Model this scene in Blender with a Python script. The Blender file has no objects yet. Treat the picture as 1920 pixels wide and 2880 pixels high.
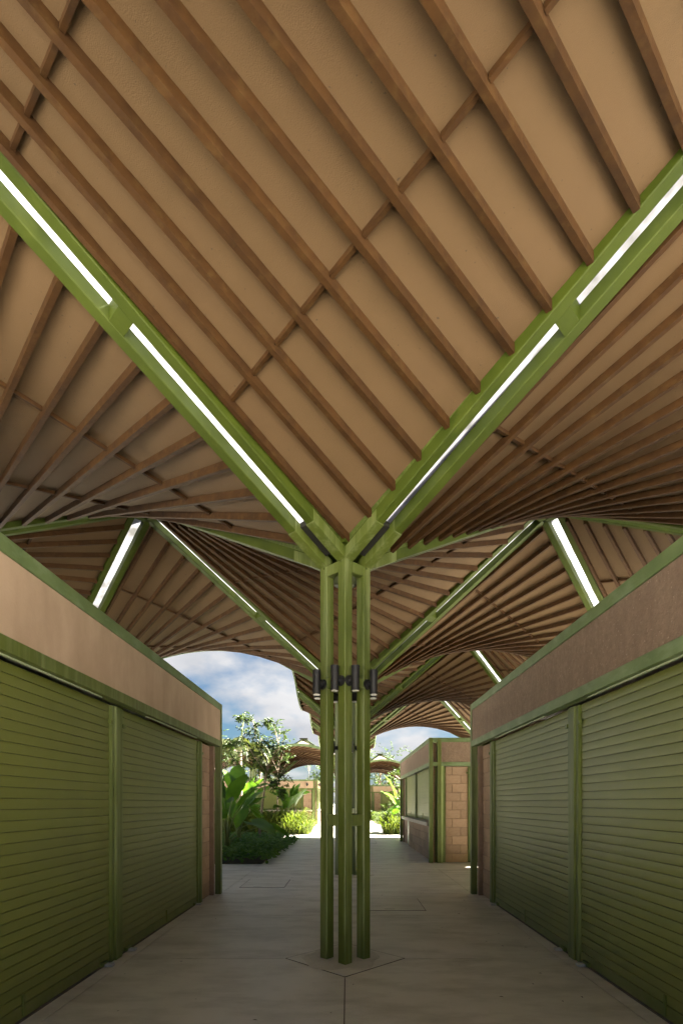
import bpy, math, random
from mathutils import Vector, Matrix, noise
random.seed(7)
S = bpy.context.scene
COL = S.collection

# ------------------------------------------------------------------ camera, sky, sun, exposure
cam = bpy.data.cameras.new('camera')
camo = bpy.data.objects.new('camera', cam)
COL.objects.link(camo)
camo.location = (0.0225, -5.198, 1.467)
camo.rotation_euler = (math.radians(90), 0, 0)
cam.sensor_fit = 'HORIZONTAL'
cam.sensor_width = 36.0
cam.lens = 1551.0 / 1920 * 36
cam.shift_x = -(977.15 - 960) / 1920
cam.shift_y = (2258.9 - 1440) / 1920
cam.clip_start = 0.05
cam.clip_end = 2000
S.camera = camo

SUNV = Vector((5.3, 1.3, 5.0)).normalized()      # towards the sun
world = bpy.data.worlds.new('World')
S.world = world
world.use_nodes = True
wn = world.node_tree
wn.nodes.clear()


def build_world():
    N = wn.nodes
    L = wn.links
    out = N.new('ShaderNodeOutputWorld')
    bg = N.new('ShaderNodeBackground')
    bg.inputs['Strength'].default_value = 0.06
    sky = N.new('ShaderNodeTexSky')
    sky.sky_type = 'NISHITA'
    sky.sun_disc = False
    sky.sun_elevation = math.asin(SUNV.z)
    sky.sun_rotation = math.atan2(SUNV.x, SUNV.y)
    sky.air_density = 1.0
    sky.dust_density = 1.4
    sky.ozone_density = 1.2
    tc = N.new('ShaderNodeTexCoord')
    sep = N.new('ShaderNodeSeparateXYZ')
    L.new(tc.outputs['Generated'], sep.inputs[0])
    add = N.new('ShaderNodeMath')
    add.operation = 'MAXIMUM'
    L.new(sep.outputs['Z'], add.inputs[0])
    add.inputs[1].default_value = 0.0
    ad2 = N.new('ShaderNodeMath')
    ad2.operation = 'ADD'
    L.new(add.outputs[0], ad2.inputs[0])
    ad2.inputs[1].default_value = 0.45
    dx = N.new('ShaderNodeMath')
    dx.operation = 'DIVIDE'
    dy = N.new('ShaderNodeMath')
    dy.operation = 'DIVIDE'
    L.new(sep.outputs['X'], dx.inputs[0])
    L.new(sep.outputs['Y'], dy.inputs[0])
    L.new(ad2.outputs[0], dx.inputs[1])
    L.new(ad2.outputs[0], dy.inputs[1])
    com = N.new('ShaderNodeCombineXYZ')
    L.new(dx.outputs[0], com.inputs[0])
    L.new(dy.outputs[0], com.inputs[1])
    com.inputs[2].default_value = CLOUD_SEED
    n1 = N.new('ShaderNodeTexNoise')
    n1.inputs['Scale'].default_value = 2.6
    n1.inputs['Detail'].default_value = 9
    n1.inputs['Roughness'].default_value = 0.55
    n1.inputs['Distortion'].default_value = 0.1
    L.new(com.outputs[0], n1.inputs['Vector'])
    r = N.new('ShaderNodeValToRGB')
    r.color_ramp.elements[0].position = 0.46
    r.color_ramp.elements[1].position = 0.62
    r.color_ramp.elements[0].color = (0, 0, 0, 1)
    r.color_ramp.elements[1].color = (1, 1, 1, 1)
    hz = N.new('ShaderNodeMath')       # more cloud towards the horizon
    hz.operation = 'MULTIPLY_ADD'
    L.new(add.outputs[0], hz.inputs[0])
    hz.inputs[1].default_value = -0.32
    hz.inputs[2].default_value = 0.085
    hm = N.new('ShaderNodeMath')
    hm.operation = 'MAXIMUM'
    L.new(hz.outputs[0], hm.inputs[0])
    hm.inputs[1].default_value = -0.03
    hs = N.new('ShaderNodeMath')
    hs.operation = 'ADD'
    L.new(n1.outputs['Fac'], hs.inputs[0])
    L.new(hm.outputs[0], hs.inputs[1])
    L.new(hs.outputs[0], r.inputs[0])
    n2 = N.new('ShaderNodeTexNoise')
    n2.inputs['Scale'].default_value = 4.5
    n2.inputs['Detail'].default_value = 6
    L.new(com.outputs[0], n2.inputs['Vector'])
    cr = N.new('ShaderNodeValToRGB')
    cr.color_ramp.elements[0].position = 0.35
    cr.color_ramp.elements[1].position = 0.7
    cr.color_ramp.elements[0].color = (CLOUD[0] * .7, CLOUD[1] * .72, CLOUD[2] * .76, 1)
    cr.color_ramp.elements[1].color = (CLOUD[0], CLOUD[1], CLOUD[2], 1)
    L.new(n2.outputs['Fac'], cr.inputs[0])
    g = N.new('ShaderNodeMixRGB')
    g.blend_type = 'MULTIPLY'
    g.inputs[0].default_value = 1.0
    g.inputs[2].default_value = SKYTINT
    L.new(sky.outputs[0], g.inputs[1])
    mx = N.new('ShaderNodeMixRGB')
    L.new(r.outputs['Color'], mx.inputs[0])
    L.new(g.outputs[0], mx.inputs[1])
    L.new(cr.outputs['Color'], mx.inputs[2])
    L.new(mx.outputs[0], bg.inputs['Color'])
    L.new(bg.outputs[0], out.inputs['Surface'])


CLOUD_SEED = 2.0
CLOUD = (0.84, 0.835, 0.84)
SKYTINT = (0.070, 0.095, 0.111, 1)
build_world()
sun = bpy.data.lights.new('sun', 'SUN')
sun.energy = 4.8
sun.angle = math.radians(0.55)
sun.color = (1.0, 0.94, 0.86)
suno = bpy.data.objects.new('sun', sun)
COL.objects.link(suno)
suno.rotation_euler = (-SUNV).to_track_quat('-Z', 'Y').to_euler()
suno.location = (20, 5, 20)
S.view_settings.view_transform = 'Standard'
S.view_settings.look = 'None'
S.view_settings.exposure = 4.25
S.view_settings.gamma = 1.0
S.view_settings.use_curve_mapping = False
S.cycles.use_denoising = True
S.cycles.max_bounces = 10
S.cycles.diffuse_bounces = 7
S.cycles.glossy_bounces = 3
S.cycles.transmission_bounces = 4
S.cycles.transparent_max_bounces = 8
S.cycles.caustics_reflective = False
S.cycles.caustics_refractive = False
S.cycles.sample_clamp_indirect = 6

# ------------------------------------------------------------------ measured sizes
ZT = 3.66            # top of the posts
A = 0.172            # half distance of the four posts
W = 0.095            # steel tube
SL = 0.739           # rise of the beams per unit
ZB0 = ZT - 0.1 * SL
ZP = ZB0 + 3 * SL
ZC = (ZB0 + ZP) / 2
K = (ZP - ZB0) / 18
SH = 0.09            # shell underside above beam underside
ST = 0.05
BH = 0.117         # beam height
OV = 1.4             # overhang beyond a column line

# ------------------------------------------------------------------ materials


def nt(name):
    m = bpy.data.materials.new(name)
    m.use_nodes = True
    t = m.node_tree
    b = t.nodes['Principled BSDF']
    return m, t, b


def surf(name, c1, c2, scale=3.0, rough=0.7, bump=0.2, bscale=60, stain=None, stain_scale=(1, 1, 1), stain_lo=0.5, stain_hi=0.75, rnd=0.0, spec=0.5,
         speck=None, detail=6, bdist=0.004):
    m, t, b = nt(name)
    N = t.nodes
    L = t.links
    tc = N.new('ShaderNodeTexCoord')
    n = N.new('ShaderNodeTexNoise')
    n.inputs['Scale'].default_value = scale
    n.inputs['Detail'].default_value = detail
    n.inputs['Roughness'].default_value = 0.6
    L.new(tc.outputs['Object'], n.inputs['Vector'])
    r = N.new('ShaderNodeValToRGB')
    r.color_ramp.elements[0].position = 0.32
    r.color_ramp.elements[1].position = 0.68
    r.color_ramp.elements[0].color = (*c1, 1)
    r.color_ramp.elements[1].color = (*c2, 1)
    L.new(n.outputs['Fac'], r.inputs[0])
    c = r.outputs['Color']
    if stain:
        mp = N.new('ShaderNodeMapping')
        mp.inputs['Scale'].default_value = stain_scale
        L.new(tc.outputs['Object'], mp.inputs[0])
        n2 = N.new('ShaderNodeTexNoise')
        n2.inputs['Scale'].default_value = 1.0
        n2.inputs['Detail'].default_value = 8
        n2.inputs['Roughness'].default_value = 0.65
        L.new(mp.outputs[0], n2.inputs['Vector'])
        r2 = N.new('ShaderNodeValToRGB')
        r2.color_ramp.elements[0].position = stain_lo
        r2.color_ramp.elements[1].position = stain_hi
        L.new(n2.outputs['Fac'], r2.inputs[0])
        mx = N.new('ShaderNodeMixRGB')
        mx.inputs[2].default_value = (*stain, 1)
        L.new(r2.outputs['Color'], mx.inputs[0])
        L.new(c, mx.inputs[1])
        c = mx.outputs[0]
    if speck:
        n3 = N.new('ShaderNodeTexNoise')
        n3.inputs['Scale'].default_value = speck[1]
        n3.inputs['Detail'].default_value = 3
        L.new(tc.outputs['Object'], n3.inputs['Vector'])
        r3 = N.new('ShaderNodeValToRGB')
        r3.color_ramp.elements[0].position = speck[2]
        r3.color_ramp.elements[1].position = speck[2] + 0.04
        L.new(n3.outputs['Fac'], r3.inputs[0])
        mx = N.new('ShaderNodeMixRGB')
        mx.inputs[2].default_value = (*speck[0], 1)
        L.new(r3.outputs['Color'], mx.inputs[0])
        L.new(c, mx.inputs[1])
        c = mx.outputs[0]
    if rnd:
        oi = N.new('ShaderNodeObjectInfo')
        mr = N.new('ShaderNodeMapRange')
        mr.inputs['To Min'].default_value = 1 - rnd
        mr.inputs['To Max'].default_value = 1 + rnd
        L.new(oi.outputs['Random'], mr.inputs['Value'])
        mu = N.new('ShaderNodeVectorMath')
        mu.operation = 'SCALE'
        L.new(c, mu.inputs[0])
        L.new(mr.outputs[0], mu.inputs['Scale'])
        c = mu.outputs[0]
    L.new(c, b.inputs['Base Color'])
    b.inputs['Roughness'].default_value = rough
    b.inputs['Specular IOR Level'].default_value = spec
    if bump:
        nb = N.new('ShaderNodeTexNoise')
        nb.inputs['Scale'].default_value = bscale
        nb.inputs['Detail'].default_value = 5
        L.new(tc.outputs['Object'], nb.inputs['Vector'])
        bp = N.new('ShaderNodeBump')
        bp.inputs['Strength'].default_value = bump
        bp.inputs['Distance'].default_value = bdist
        L.new(nb.outputs['Fac'], bp.inputs['Height'])
        L.new(bp.outputs[0], b.inputs['Normal'])
    return m


M = {}
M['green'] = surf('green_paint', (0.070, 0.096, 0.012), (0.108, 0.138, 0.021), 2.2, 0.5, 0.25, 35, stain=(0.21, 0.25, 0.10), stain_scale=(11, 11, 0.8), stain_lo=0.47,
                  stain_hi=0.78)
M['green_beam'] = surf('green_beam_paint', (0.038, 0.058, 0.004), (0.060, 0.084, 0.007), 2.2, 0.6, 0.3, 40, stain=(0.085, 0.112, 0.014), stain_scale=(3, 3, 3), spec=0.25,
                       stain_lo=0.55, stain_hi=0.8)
M['green_rough'] = surf('rough_brushed_green_paint', (0.045, 0.07, 0.009), (0.10, 0.135, 0.025), 22, 0.5, 1.0, 30, stain=(0.19, 0.22, 0.09), stain_scale=(30, 30, 30), stain_lo=0.55, stain_hi=0.8, bdist=0.01)
M['green_edge'] = surf('weathered_green_paint', (0.10, 0.15, 0.05), (0.15, 0.21, 0.08), 3, 0.55, 0.25, 50, stain=(0.25, 0.32, 0.19), stain_scale=(2, 2, 5),
                       stain_lo=0.5, stain_hi=0.8)
M['shutter'] = surf('shutter_green_paint', (0.120, 0.138, 0.026), (0.165, 0.182, 0.038), 0.8, 0.42, 0.15, 12, stain=(0.22, 0.25, 0.10), stain_scale=(1.2, 1.2, 4),
                    stain_lo=0.6, stain_hi=0.95, rnd=0.05, speck=((0.3, 0.32, 0.22), 70, 0.745))
M['shutter_bar'] = surf('shutter_bottom_bar_paint', (0.10, 0.12, 0.025), (0.15, 0.165, 0.045), 3, 0.6, 0.2, 30, stain=(0.20, 0.18, 0.11), stain_scale=(4, 4, 8),
                        stain_lo=0.52, stain_hi=0.8)
M['rib'] = surf('red_brown_primer', (0.038, 0.016, 0.0035), (0.064, 0.028, 0.006), 9, 0.75, 0.5, 45, spec=0.25, stain=(0.085, 0.048, 0.014), stain_scale=(14, 14, 14), stain_lo=0.52,
                stain_hi=0.85, rnd=0.1)
M['ceiling'] = surf('ochre_mortar', (0.113, 0.067, 0.028), (0.148, 0.090, 0.038), 1.1, 0.9, 0.35, 170, stain=(0.098, 0.059, 0.023), stain_scale=(1.1, 1.1, 1.1), stain_lo=0.42,
                    stain_hi=0.75, speck=((0.06, 0.036, 0.018), 34, 0.715), bdist=0.006)
M['rooftop'] = surf('weathered_roof_mortar', (0.13, 0.09, 0.07), (0.22, 0.16, 0.13), 2, 0.9, 0.3, 40, stain=(0.16, 0.14, 0.12), stain_scale=(1.5, 1.5, 1.5))
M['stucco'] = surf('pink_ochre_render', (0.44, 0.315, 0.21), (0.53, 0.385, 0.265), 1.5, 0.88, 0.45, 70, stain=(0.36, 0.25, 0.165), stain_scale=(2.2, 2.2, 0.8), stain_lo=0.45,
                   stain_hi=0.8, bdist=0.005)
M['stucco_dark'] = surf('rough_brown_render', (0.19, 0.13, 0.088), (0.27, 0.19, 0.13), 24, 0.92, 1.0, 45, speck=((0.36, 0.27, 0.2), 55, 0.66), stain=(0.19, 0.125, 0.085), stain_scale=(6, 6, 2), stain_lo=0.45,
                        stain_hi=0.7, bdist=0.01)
M['block'] = surf('sandy_red_block', (0.31, 0.205, 0.13), (0.41, 0.28, 0.185), 6, 0.92, 0.8, 55, stain=(0.30, 0.19, 0.12), stain_scale=(5, 5, 5), rnd=0.14, bdist=0.008)
M['mortar'] = surf('grey_brown_mortar', (0.22, 0.15, 0.10), (0.28, 0.19, 0.135), 8, 0.95, 0.5, 60)
M['concrete'] = surf('broom_finished_concrete', (0.60, 0.565, 0.50), (0.70, 0.665, 0.60), 1.4, 0.5, 0.25, 120, stain=(0.40, 0.37, 0.31), stain_scale=(1.3, 3.0, 1),
                     stain_lo=0.45, stain_hi=0.75, speck=((0.12, 0.10, 0.08), 21, 0.735), spec=0.5)
M['joint'] = surf('dirty_joint', (0.10, 0.085, 0.07), (0.15, 0.13, 0.11), 10, 0.95, 0.3, 40)
M['soil'] = surf('garden_soil', (0.05, 0.035, 0.022), (0.09, 0.065, 0.04), 6, 0.95, 0.8, 20)
M['outer'] = surf('pale_ground', (0.52, 0.49, 0.43), (0.62, 0.585, 0.52), 0.4, 0.9, 0.3, 10)
M['black'] = surf('black_powder_coat', (0.012, 0.012, 0.013), (0.02, 0.02, 0.021), 5, 0.45, 0.1, 90)
M['dark'] = surf('dark_void_board', (0.012, 0.012, 0.008), (0.02, 0.02, 0.014), 3, 0.9, 0, 10)
M['funnel'] = surf('dark_green_funnel', (0.05, 0.06, 0.025), (0.07, 0.08, 0.035), 5, 0.6, 0.1, 40)
M['metal'] = surf('grey_lock_metal', (0.35, 0.36, 0.38), (0.5, 0.5, 0.52), 20, 0.35, 0.1, 90)
M['pale'] = surf('pale_green_paint', (0.33, 0.40, 0.24), (0.40, 0.46, 0.30), 4, 0.5, 0.2, 40)
M['strip'] = surf('olive_strip_paint', (0.24, 0.30, 0.10), (0.30, 0.36, 0.14), 4, 0.5, 0.2, 40)
M['bounce_white'] = surf('white_bounce_coating', (0.70, 0.69, 0.66), (0.78, 0.77, 0.74), 2, 0.8, 0.2, 40)  # white chosen to bounce sunlight from unseen stall roofs onto the vaults
M['grout'] = surf('smeared_grey_grout', (0.50, 0.475, 0.42), (0.62, 0.59, 0.53), 5, 0.85, 0.6, 30, stain=(0.32, 0.30, 0.26), stain_scale=(5, 5, 5), stain_lo=0.5, stain_hi=0.75)
M['grey'] = surf('light_grey_plastic', (0.6, 0.6, 0.6), (0.7, 0.7, 0.7), 4, 0.4, 0, 40)
M['lens'] = surf('lamp_glass', (0.5, 0.48, 0.42), (0.6, 0.58, 0.5), 4, 0.2, 0, 40)
M['bark'] = surf('pale_bark', (0.16, 0.12, 0.08), (0.26, 0.20, 0.14), 12, 0.85, 0.5, 30)
M['counter'] = surf('worn_counter_concrete', (0.50, 0.44, 0.36), (0.62, 0.55, 0.45), 6, 0.8, 0.4, 50, stain=(0.3, 0.22, 0.16), stain_scale=(3, 3, 3))


def glazing():
    m, t, b = nt('milky_skylight_sheet')
    N = t.nodes
    L = t.links
    out = N['Material Output']
    tr = N.new('ShaderNodeBsdfTranslucent')
    tp = N.new('ShaderNodeBsdfTransparent')
    n = N.new('ShaderNodeTexNoise')
    tc = N.new('ShaderNodeTexCoord')
    L.new(tc.outputs['Object'], n.inputs['Vector'])
    n.inputs['Scale'].default_value = 5
    n.inputs['Detail'].default_value = 7
    r = N.new('ShaderNodeValToRGB')
    r.color_ramp.elements[0].color = (0.22, 0.22, 0.21, 1)
    r.color_ramp.elements[1].color = (0.37, 0.37, 0.38, 1)
    r.color_ramp.elements[0].position = 0.3
    r.color_ramp.elements[1].position = 0.55
    L.new(n.outputs['Fac'], r.inputs[0])
    L.new(r.outputs[0], tr.inputs['Color'])
    mx = N.new('ShaderNodeMixShader')
    mx.inputs[0].default_value = 0.0
    tp.inputs['Color'].default_value = (0.95, 0.95, 0.95, 1)
    L.new(tr.outputs[0], mx.inputs[1])
    L.new(tp.outputs[0], mx.inputs[2])
    L.new(mx.outputs[0], out.inputs['Surface'])
    return m


M['glazing'] = glazing()


def leafmat(name, c1, c2, tl=0.35, rough=0.45, scale=2.0):
    m, t, b = nt(name)
    N = t.nodes
    L = t.links
    out = N['Material Output']
    tc = N.new('ShaderNodeTexCoord')
    n = N.new('ShaderNodeTexNoise')
    n.inputs['Scale'].default_value = scale
    n.inputs['Detail'].default_value = 4
    L.new(tc.outputs['Object'], n.inputs['Vector'])
    r = N.new('ShaderNodeValToRGB')
    r.color_ramp.elements[0].position = 0.35
    r.color_ramp.elements[1].position = 0.65
    r.color_ramp.elements[0].color = (*c1, 1)
    r.color_ramp.elements[1].color = (*c2, 1)
    L.new(n.outputs['Fac'], r.inputs[0])
    L.new(r.outputs[0], b.inputs['Base Color'])
    b.inputs['Roughness'].default_value = rough + .1
    b.inputs['Specular IOR Level'].default_value = 0.3
    tr = N.new('ShaderNodeBsdfTranslucent')
    mu = N.new('ShaderNodeMixRGB')
    mu.blend_type = 'MULTIPLY'
    mu.inputs[0].default_value = 1
    mu.inputs[2].default_value = (1.3, 1.35, 0.5, 1)
    L.new(r.outputs[0], mu.inputs[1])
    L.new(mu.outputs[0], tr.inputs['Color'])
    mx = N.new('ShaderNodeMixShader')
    mx.inputs[0].default_value = tl
    L.new(b.outputs[0], mx.inputs[1])
    L.new(tr.outputs[0], mx.inputs[2])
    L.new(mx.outputs[0], out.inputs['Surface'])
    return m


M['ear'] = leafmat('big_glossy_leaf', (0.055, 0.125, 0.018), (0.105, 0.20, 0.03), 0.45, 0.33)
M['stem'] = leafmat('leaf_stalk', (0.12, 0.17, 0.05), (0.2, 0.24, 0.08), 0.1, 0.4)
M['grass'] = leafmat('yellow_green_blade', (0.045, 0.075, 0.010), (0.115, 0.14, 0.02), 0.4, 0.5, 5)
M['cover'] = leafmat('dark_groundcover_leaf', (0.065, 0.145, 0.025), (0.15, 0.27, 0.055), 0.35, 0.4, 4)
M['tree'] = leafmat('tree_leaf', (0.028, 0.055, 0.013), (0.075, 0.11, 0.028), 0.35, 0.4, 3)
M['frond'] = leafmat('palm_leaflet', (0.035, 0.05, 0.018), (0.09, 0.10, 0.035), 0.3, 0.45, 3)
M['shrub'] = leafmat('bright_shrub_leaf', (0.04, 0.075, 0.012), (0.095, 0.135, 0.022), 0.4, 0.4, 3)

# ------------------------------------------------------------------ object helpers
ORIG = {}


def tag(o, label=None, cat=None, group=None, kind=None):
    if label:
        o['label'] = label
    if cat:
        o['category'] = cat
    if group:
        o['group'] = group
    if kind:
        o['kind'] = kind
    return o


def thing(name, loc, label, cat, group=None):
    o = bpy.data.objects.new(name, None)
    o.empty_display_size = 0.2
    COL.objects.link(o)
    o.location = loc
    ORIG[o] = Vector(loc)
    return tag(o, label, cat, group)


def place(name, mesh, parent, loc, rot=None):
    """an object sharing mesh data, loc in world space"""
    o = bpy.data.objects.new(name, mesh)
    COL.objects.link(o)
    base = ORIG[parent] if parent is not None else Vector((0, 0, 0))
    o.parent = parent
    o.location = Vector(loc) - base
    if rot is not None:
        o.rotation_euler = rot
    ORIG[o] = Vector(loc)
    return o


class MB:
    def __init__(s):
        s.v = []
        s.f = []

    def quad(s, *p):
        n = len(s.v)
        s.v += [tuple(q) for q in p]
        s.f.append(tuple(range(n, n + len(p))))

    def hexa(s, p):           # 8 points: bottom 4 ccw, top 4 ccw
        n = len(s.v)
        s.v += [tuple(q) for q in p]
        for f in ((0, 3, 2, 1), (4, 5, 6, 7), (0, 1, 5, 4), (1, 2, 6, 5), (2, 3, 7, 6), (3, 0, 4, 7)):
            s.f.append(tuple(n + i for i in f))
        return s

    def box(s, x0, x1, y0, y1, z0, z1):
        if x0 > x1:
            x0, x1 = x1, x0
        if y0 > y1:
            y0, y1 = y1, y0
        return s.hexa([(x0, y0, z0), (x1, y0, z0), (x1, y1, z0), (x0, y1, z0), (x0, y0, z1), (x1, y0, z1), (x1, y1, z1), (x0, y1, z1)])

    def beam(s, p, q, w, h0, h1):
        """plumb-sided bar from p to q, horizontal width w, from h0 to h1 above the line"""
        p = Vector(p)
        q = Vector(q)
        d = Vector((q.x - p.x, q.y - p.y, 0))
        if d.length < 1e-6:
            return s
        d.normalize()
        n = Vector((-d.y, d.x, 0)) * (w / 2)
        a = Vector((0, 0, h0))
        b = Vector((0, 0, h1))
        return s.hexa([p - n + a, q - n + a, q + n + a, p + n + a, p - n + b, q - n + b, q + n + b, p + n + b])

    def tube(s, pts, rad, n=8, caps=True):
        pts = [Vector(p) for p in pts]
        k = len(pts)
        if not isinstance(rad, (list, tuple)):
            rad = [rad] * k
        base = len(s.v)
        up = Vector((0.13, 0.27, 1)).normalized()
        for i, p in enumerate(pts):
            t = (pts[min(i + 1, k - 1)] - pts[max(i - 1, 0)]).normalized()
            a = t.cross(up)
            if a.length < 0.05:
                a = t.cross(Vector((1, 0, 0)))
            a.normalize()
            b = t.cross(a)
            for j in range(n):
                an = 2 * math.pi * j / n
                s.v.append(tuple(p + (a * math.cos(an) + b * math.sin(an)) * rad[i]))
        for i in range(k - 1):
            for j in range(n):
                s.f.append((base + i * n + j, base + i * n + (j + 1) % n, base + (i + 1) * n + (j + 1) % n, base + (i + 1) * n + j))
        if caps:
            s.f.append(tuple(base + j for j in range(n))[::-1])
            s.f.append(tuple(base + (k - 1) * n + j for j in range(n)))
        return s

    def mesh(s, name, mat, off=Vector((0, 0, 0)), smooth=False):
        me = bpy.data.meshes.new(name)
        me.from_pydata([(v[0] - off[0], v[1] - off[1], v[2] - off[2]) for v in s.v], [], s.f)
        me.materials.append(M[mat])
        if smooth:
            me.polygons.foreach_set('use_smooth', [True] * len(me.polygons))
        me.update()
        return me

    def build(s, name, mat, parent=None, smooth=False, bevel=0):
        off = ORIG[parent] if parent is not None else Vector((0, 0, 0))
        me = s.mesh(name, mat, off, smooth)
        o = bpy.data.objects.new(name, me)
        COL.objects.link(o)
        o.parent = parent
        ORIG[o] = Vector(off)
        if bevel:
            b = o.modifiers.new('bevel', 'BEVEL')
            b.width = bevel
            b.segments = 1
            b.limit_method = 'ANGLE'
        return o


# ------------------------------------------------------------------ ground
g = MB()
R = 400
g.quad((-R, -60, -0.05), (R, -60, -0.05), (R, 600, -0.05), (-R, 600, -0.05))
ground = g.build('ground', 'outer')
ground['kind'] = 'structure'
bedsrect = [(-9.9, -2.06, 8.1, 15.9), (-9.9, -2.06, 20.1, 31.8), (2.06, 9.9, 20.1, 27.9), (2.06, 9.9, 32.1, 43.8)]
pv = MB()
pv.box(-16, 16, -12, 60, -0.046, -0.012)
pave = bpy.data.objects.new('pavement', pv.mesh('pavement', 'joint'))
COL.objects.link(pave)
pave['kind'] = 'structure'
ORIG[pave] = Vector((0, 0, 0))
xs = [-15.9, -11.95, -9.95, -6, -2.03, 0, 2.03, 6, 9.95, 11.95, 15.9]
ys = [-11.9, -8, -6, -4, -2, 0, 2, 4, 6, 8.05, 9.98, 12, 14, 15.95, 18, 20.05, 22, 24, 26, 28, 30, 32.05, 34, 36, 38, 40, 42, 44, 48, 54, 59.9]
rng = random.Random(3)
farslab = MB()
for i in range(len(xs) - 1):
    for j in range(len(ys) - 1):
        x0, x1, y0, y1 = xs[i], xs[i + 1], ys[j], ys[j + 1]
        mx, my = (x0 + x1) / 2, (y0 + y1) / 2
        if any(a < mx < b and c < my < d for a, b, c, d in bedsrect):
            continue
        gp = 0.003 + rng.random() * 0.002
        zt = -0.001 - rng.random() * 0.002
        if abs(mx) < 2.1 and y1 < 33:
            s_ = MB().box(x0 + gp, x1 - gp, y0 + gp + .004, y1 - gp - .004, -0.03, zt)
            s_.build('paving_slab', 'concrete', pave)
        else:
            farslab.box(x0 + gp, x1 - gp, y0 + gp, y1 - gp, -0.03, zt)
farslab.build('outer_paving', 'concrete', pave)['kind'] = 'stuff'
for k, (a, b, c, d) in enumerate(bedsrect):
    m = MB()
    m.box(a + .02, b - .02, c + .02, d - .02, -0.045, 0.012)
    m.build('garden_bed', 'soil')['kind'] = 'structure'
# concrete pads round the columns are made with the columns


def cover(name, x0, x1, y0, y1, label):
    t = thing(name, ((x0 + x1) / 2, (y0 + y1) / 2, 0), label, 'floor hatch', 'floor hatches in the paving')
    fr = MB()
    w = 0.006
    fr.box(x0, x1, y0, y0 + w, -0.002, 0.003)
    fr.box(x0, x1, y1 - w, y1, -0.002, 0.003)
    fr.box(x0, x0 + w, y0 + w, y1 - w, -0.002, 0.003)
    fr.box(x1 - w, x1, y0 + w, y1 - w, -0.002, 0.003)
    fr.build('frame', 'joint', t)
    pl = MB().box(x0 + w + .003, x1 - w - .003, y0 + w + .003, y1 - w - .003, -0.001, 0.004)
    pl.build('cover_plate', 'concrete', t)
    h = MB()
    h.box((x0 + x1) / 2 - .16, (x0 + x1) / 2 - .02, y0 + .1, y0 + .112, 0.0041, 0.0052)
    h.build('lifting_slot', 'joint', t)


cover('floor_hatch', -1.85, -1.07, 4.35, 5.35, 'large square concrete floor hatch left of the middle column, nearest the garden')
cover('floor_hatch', 0.3, 1.09, 2.3, 3.25, 'concrete floor hatch half hidden behind the middle column, on its right')
cover('floor_hatch', 0.55, 1.08, 14.8, 16.0, 'small floor hatch far down the walkway beside the stall with a counter')

# ------------------------------------------------------------------ roof region
YEND = 60.0
XE = 7.4  # unseen left roof edge, pulled in so daylight reaches the vaults
YS = -6.4  # roof ends early behind the camera to let daylight in underneath
XR = 9.6  # unseen right roof edge, set by how much sun it lets in
RECTS = [(-OV, OV, YS, YEND), (-XE, -OV, YS, 7.4), (OV, XR, YS, 19.4), (-13.4, -OV, 28.6, 43.4), (OV, 13.4, 40.6, 55.4)]
XB = [-13.4, -XE, -OV, OV, XR, 13.4]
YB = [YS, 7.4, 19.4, 28.6, 43.4, 40.6, 55.4, YEND]


def inside(x, y):
    for a, b, c, d in RECTS:
        if a - 1e-6 <= x <= b + 1e-6 and c - 1e-6 <= y <= d + 1e-6:
            return True
    return False


def clip_line(p, q):
    """parts of segment p-q (2-D) inside the roof region, as (t0, t1)"""
    ts = [0.0, 1.0]
    for v in XB:
        if abs(q[0] - p[0]) > 1e-9:
            t = (v - p[0]) / (q[0] - p[0])
            if 0 < t < 1:
                ts.append(t)
    for v in YB:
        if abs(q[1] - p[1]) > 1e-9:
            t = (v - p[1]) / (q[1] - p[1])
            if 0 < t < 1:
                ts.append(t)
    ts.sort()
    out = []
    for a, b in zip(ts, ts[1:]):
        if b - a < 1e-6:
            continue
        m = (a + b) / 2
        if inside(p[0] + (q[0] - p[0]) * m, p[1] + (q[1] - p[1]) * m):
            if out and abs(out[-1][1] - a) < 1e-6:
                out[-1] = (out[-1][0], b)
            else:
                out.append((a, b))
    return out


def clip_poly(poly, rect):
    a, b, c, d = rect
    for ax, val, sgn in ((0, a, 1), (0, b, -1), (1, c, 1), (1, d, -1)):
        res = []
        n = len(poly)
        for i in range(n):
            P, Q = poly[i], poly[(i + 1) % n]
            dp = (P[ax] - val) * sgn
            dq = (Q[ax] - val) * sgn
            if dp >= 0:
                res.append(P)
            if (dp > 0 and dq < 0) or (dp < 0 and dq > 0):
                t = dp / (dp - dq)
                res.append((P[0] + (Q[0] - P[0]) * t, P[1] + (Q[1] - P[1]) * t))
        poly = res
        if len(poly) < 3:
            return []
    return poly


def bay_at(x, y):
    """centre and type of the bay that holds a point"""
    best = None
    for i in (-3, -2, -1, 0, 1, 2, 3):
        for j in range(int(y // 6) - 1, int(y // 6) + 3):
            for (cx, cy, ty) in ((6 * i, 6 * j + 3, 'A'), (6 * i + 3, 6 * j, 'B')):
                d = abs(x - cx) + abs(y - cy)
                if best is None or d < best[0]:
                    best = (d, cx, cy, ty)
    return best[1:]


def zbay(cx, cy, ty, x, y):
    s_ = (x - cx) ** 2 - (y - cy) ** 2
    return ZC + K * s_ * (1 if ty == 'A' else -1)


def bay_pt(cx, cy, ty, p, q):
    """p runs along the ribs"""
    if ty == 'B':
        p, q = q, p
    return (cx + p + q, cy + p - q)


LIM = 1.38
QS = [-1.353 + 0.188 * i for i in range(15)]


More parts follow.
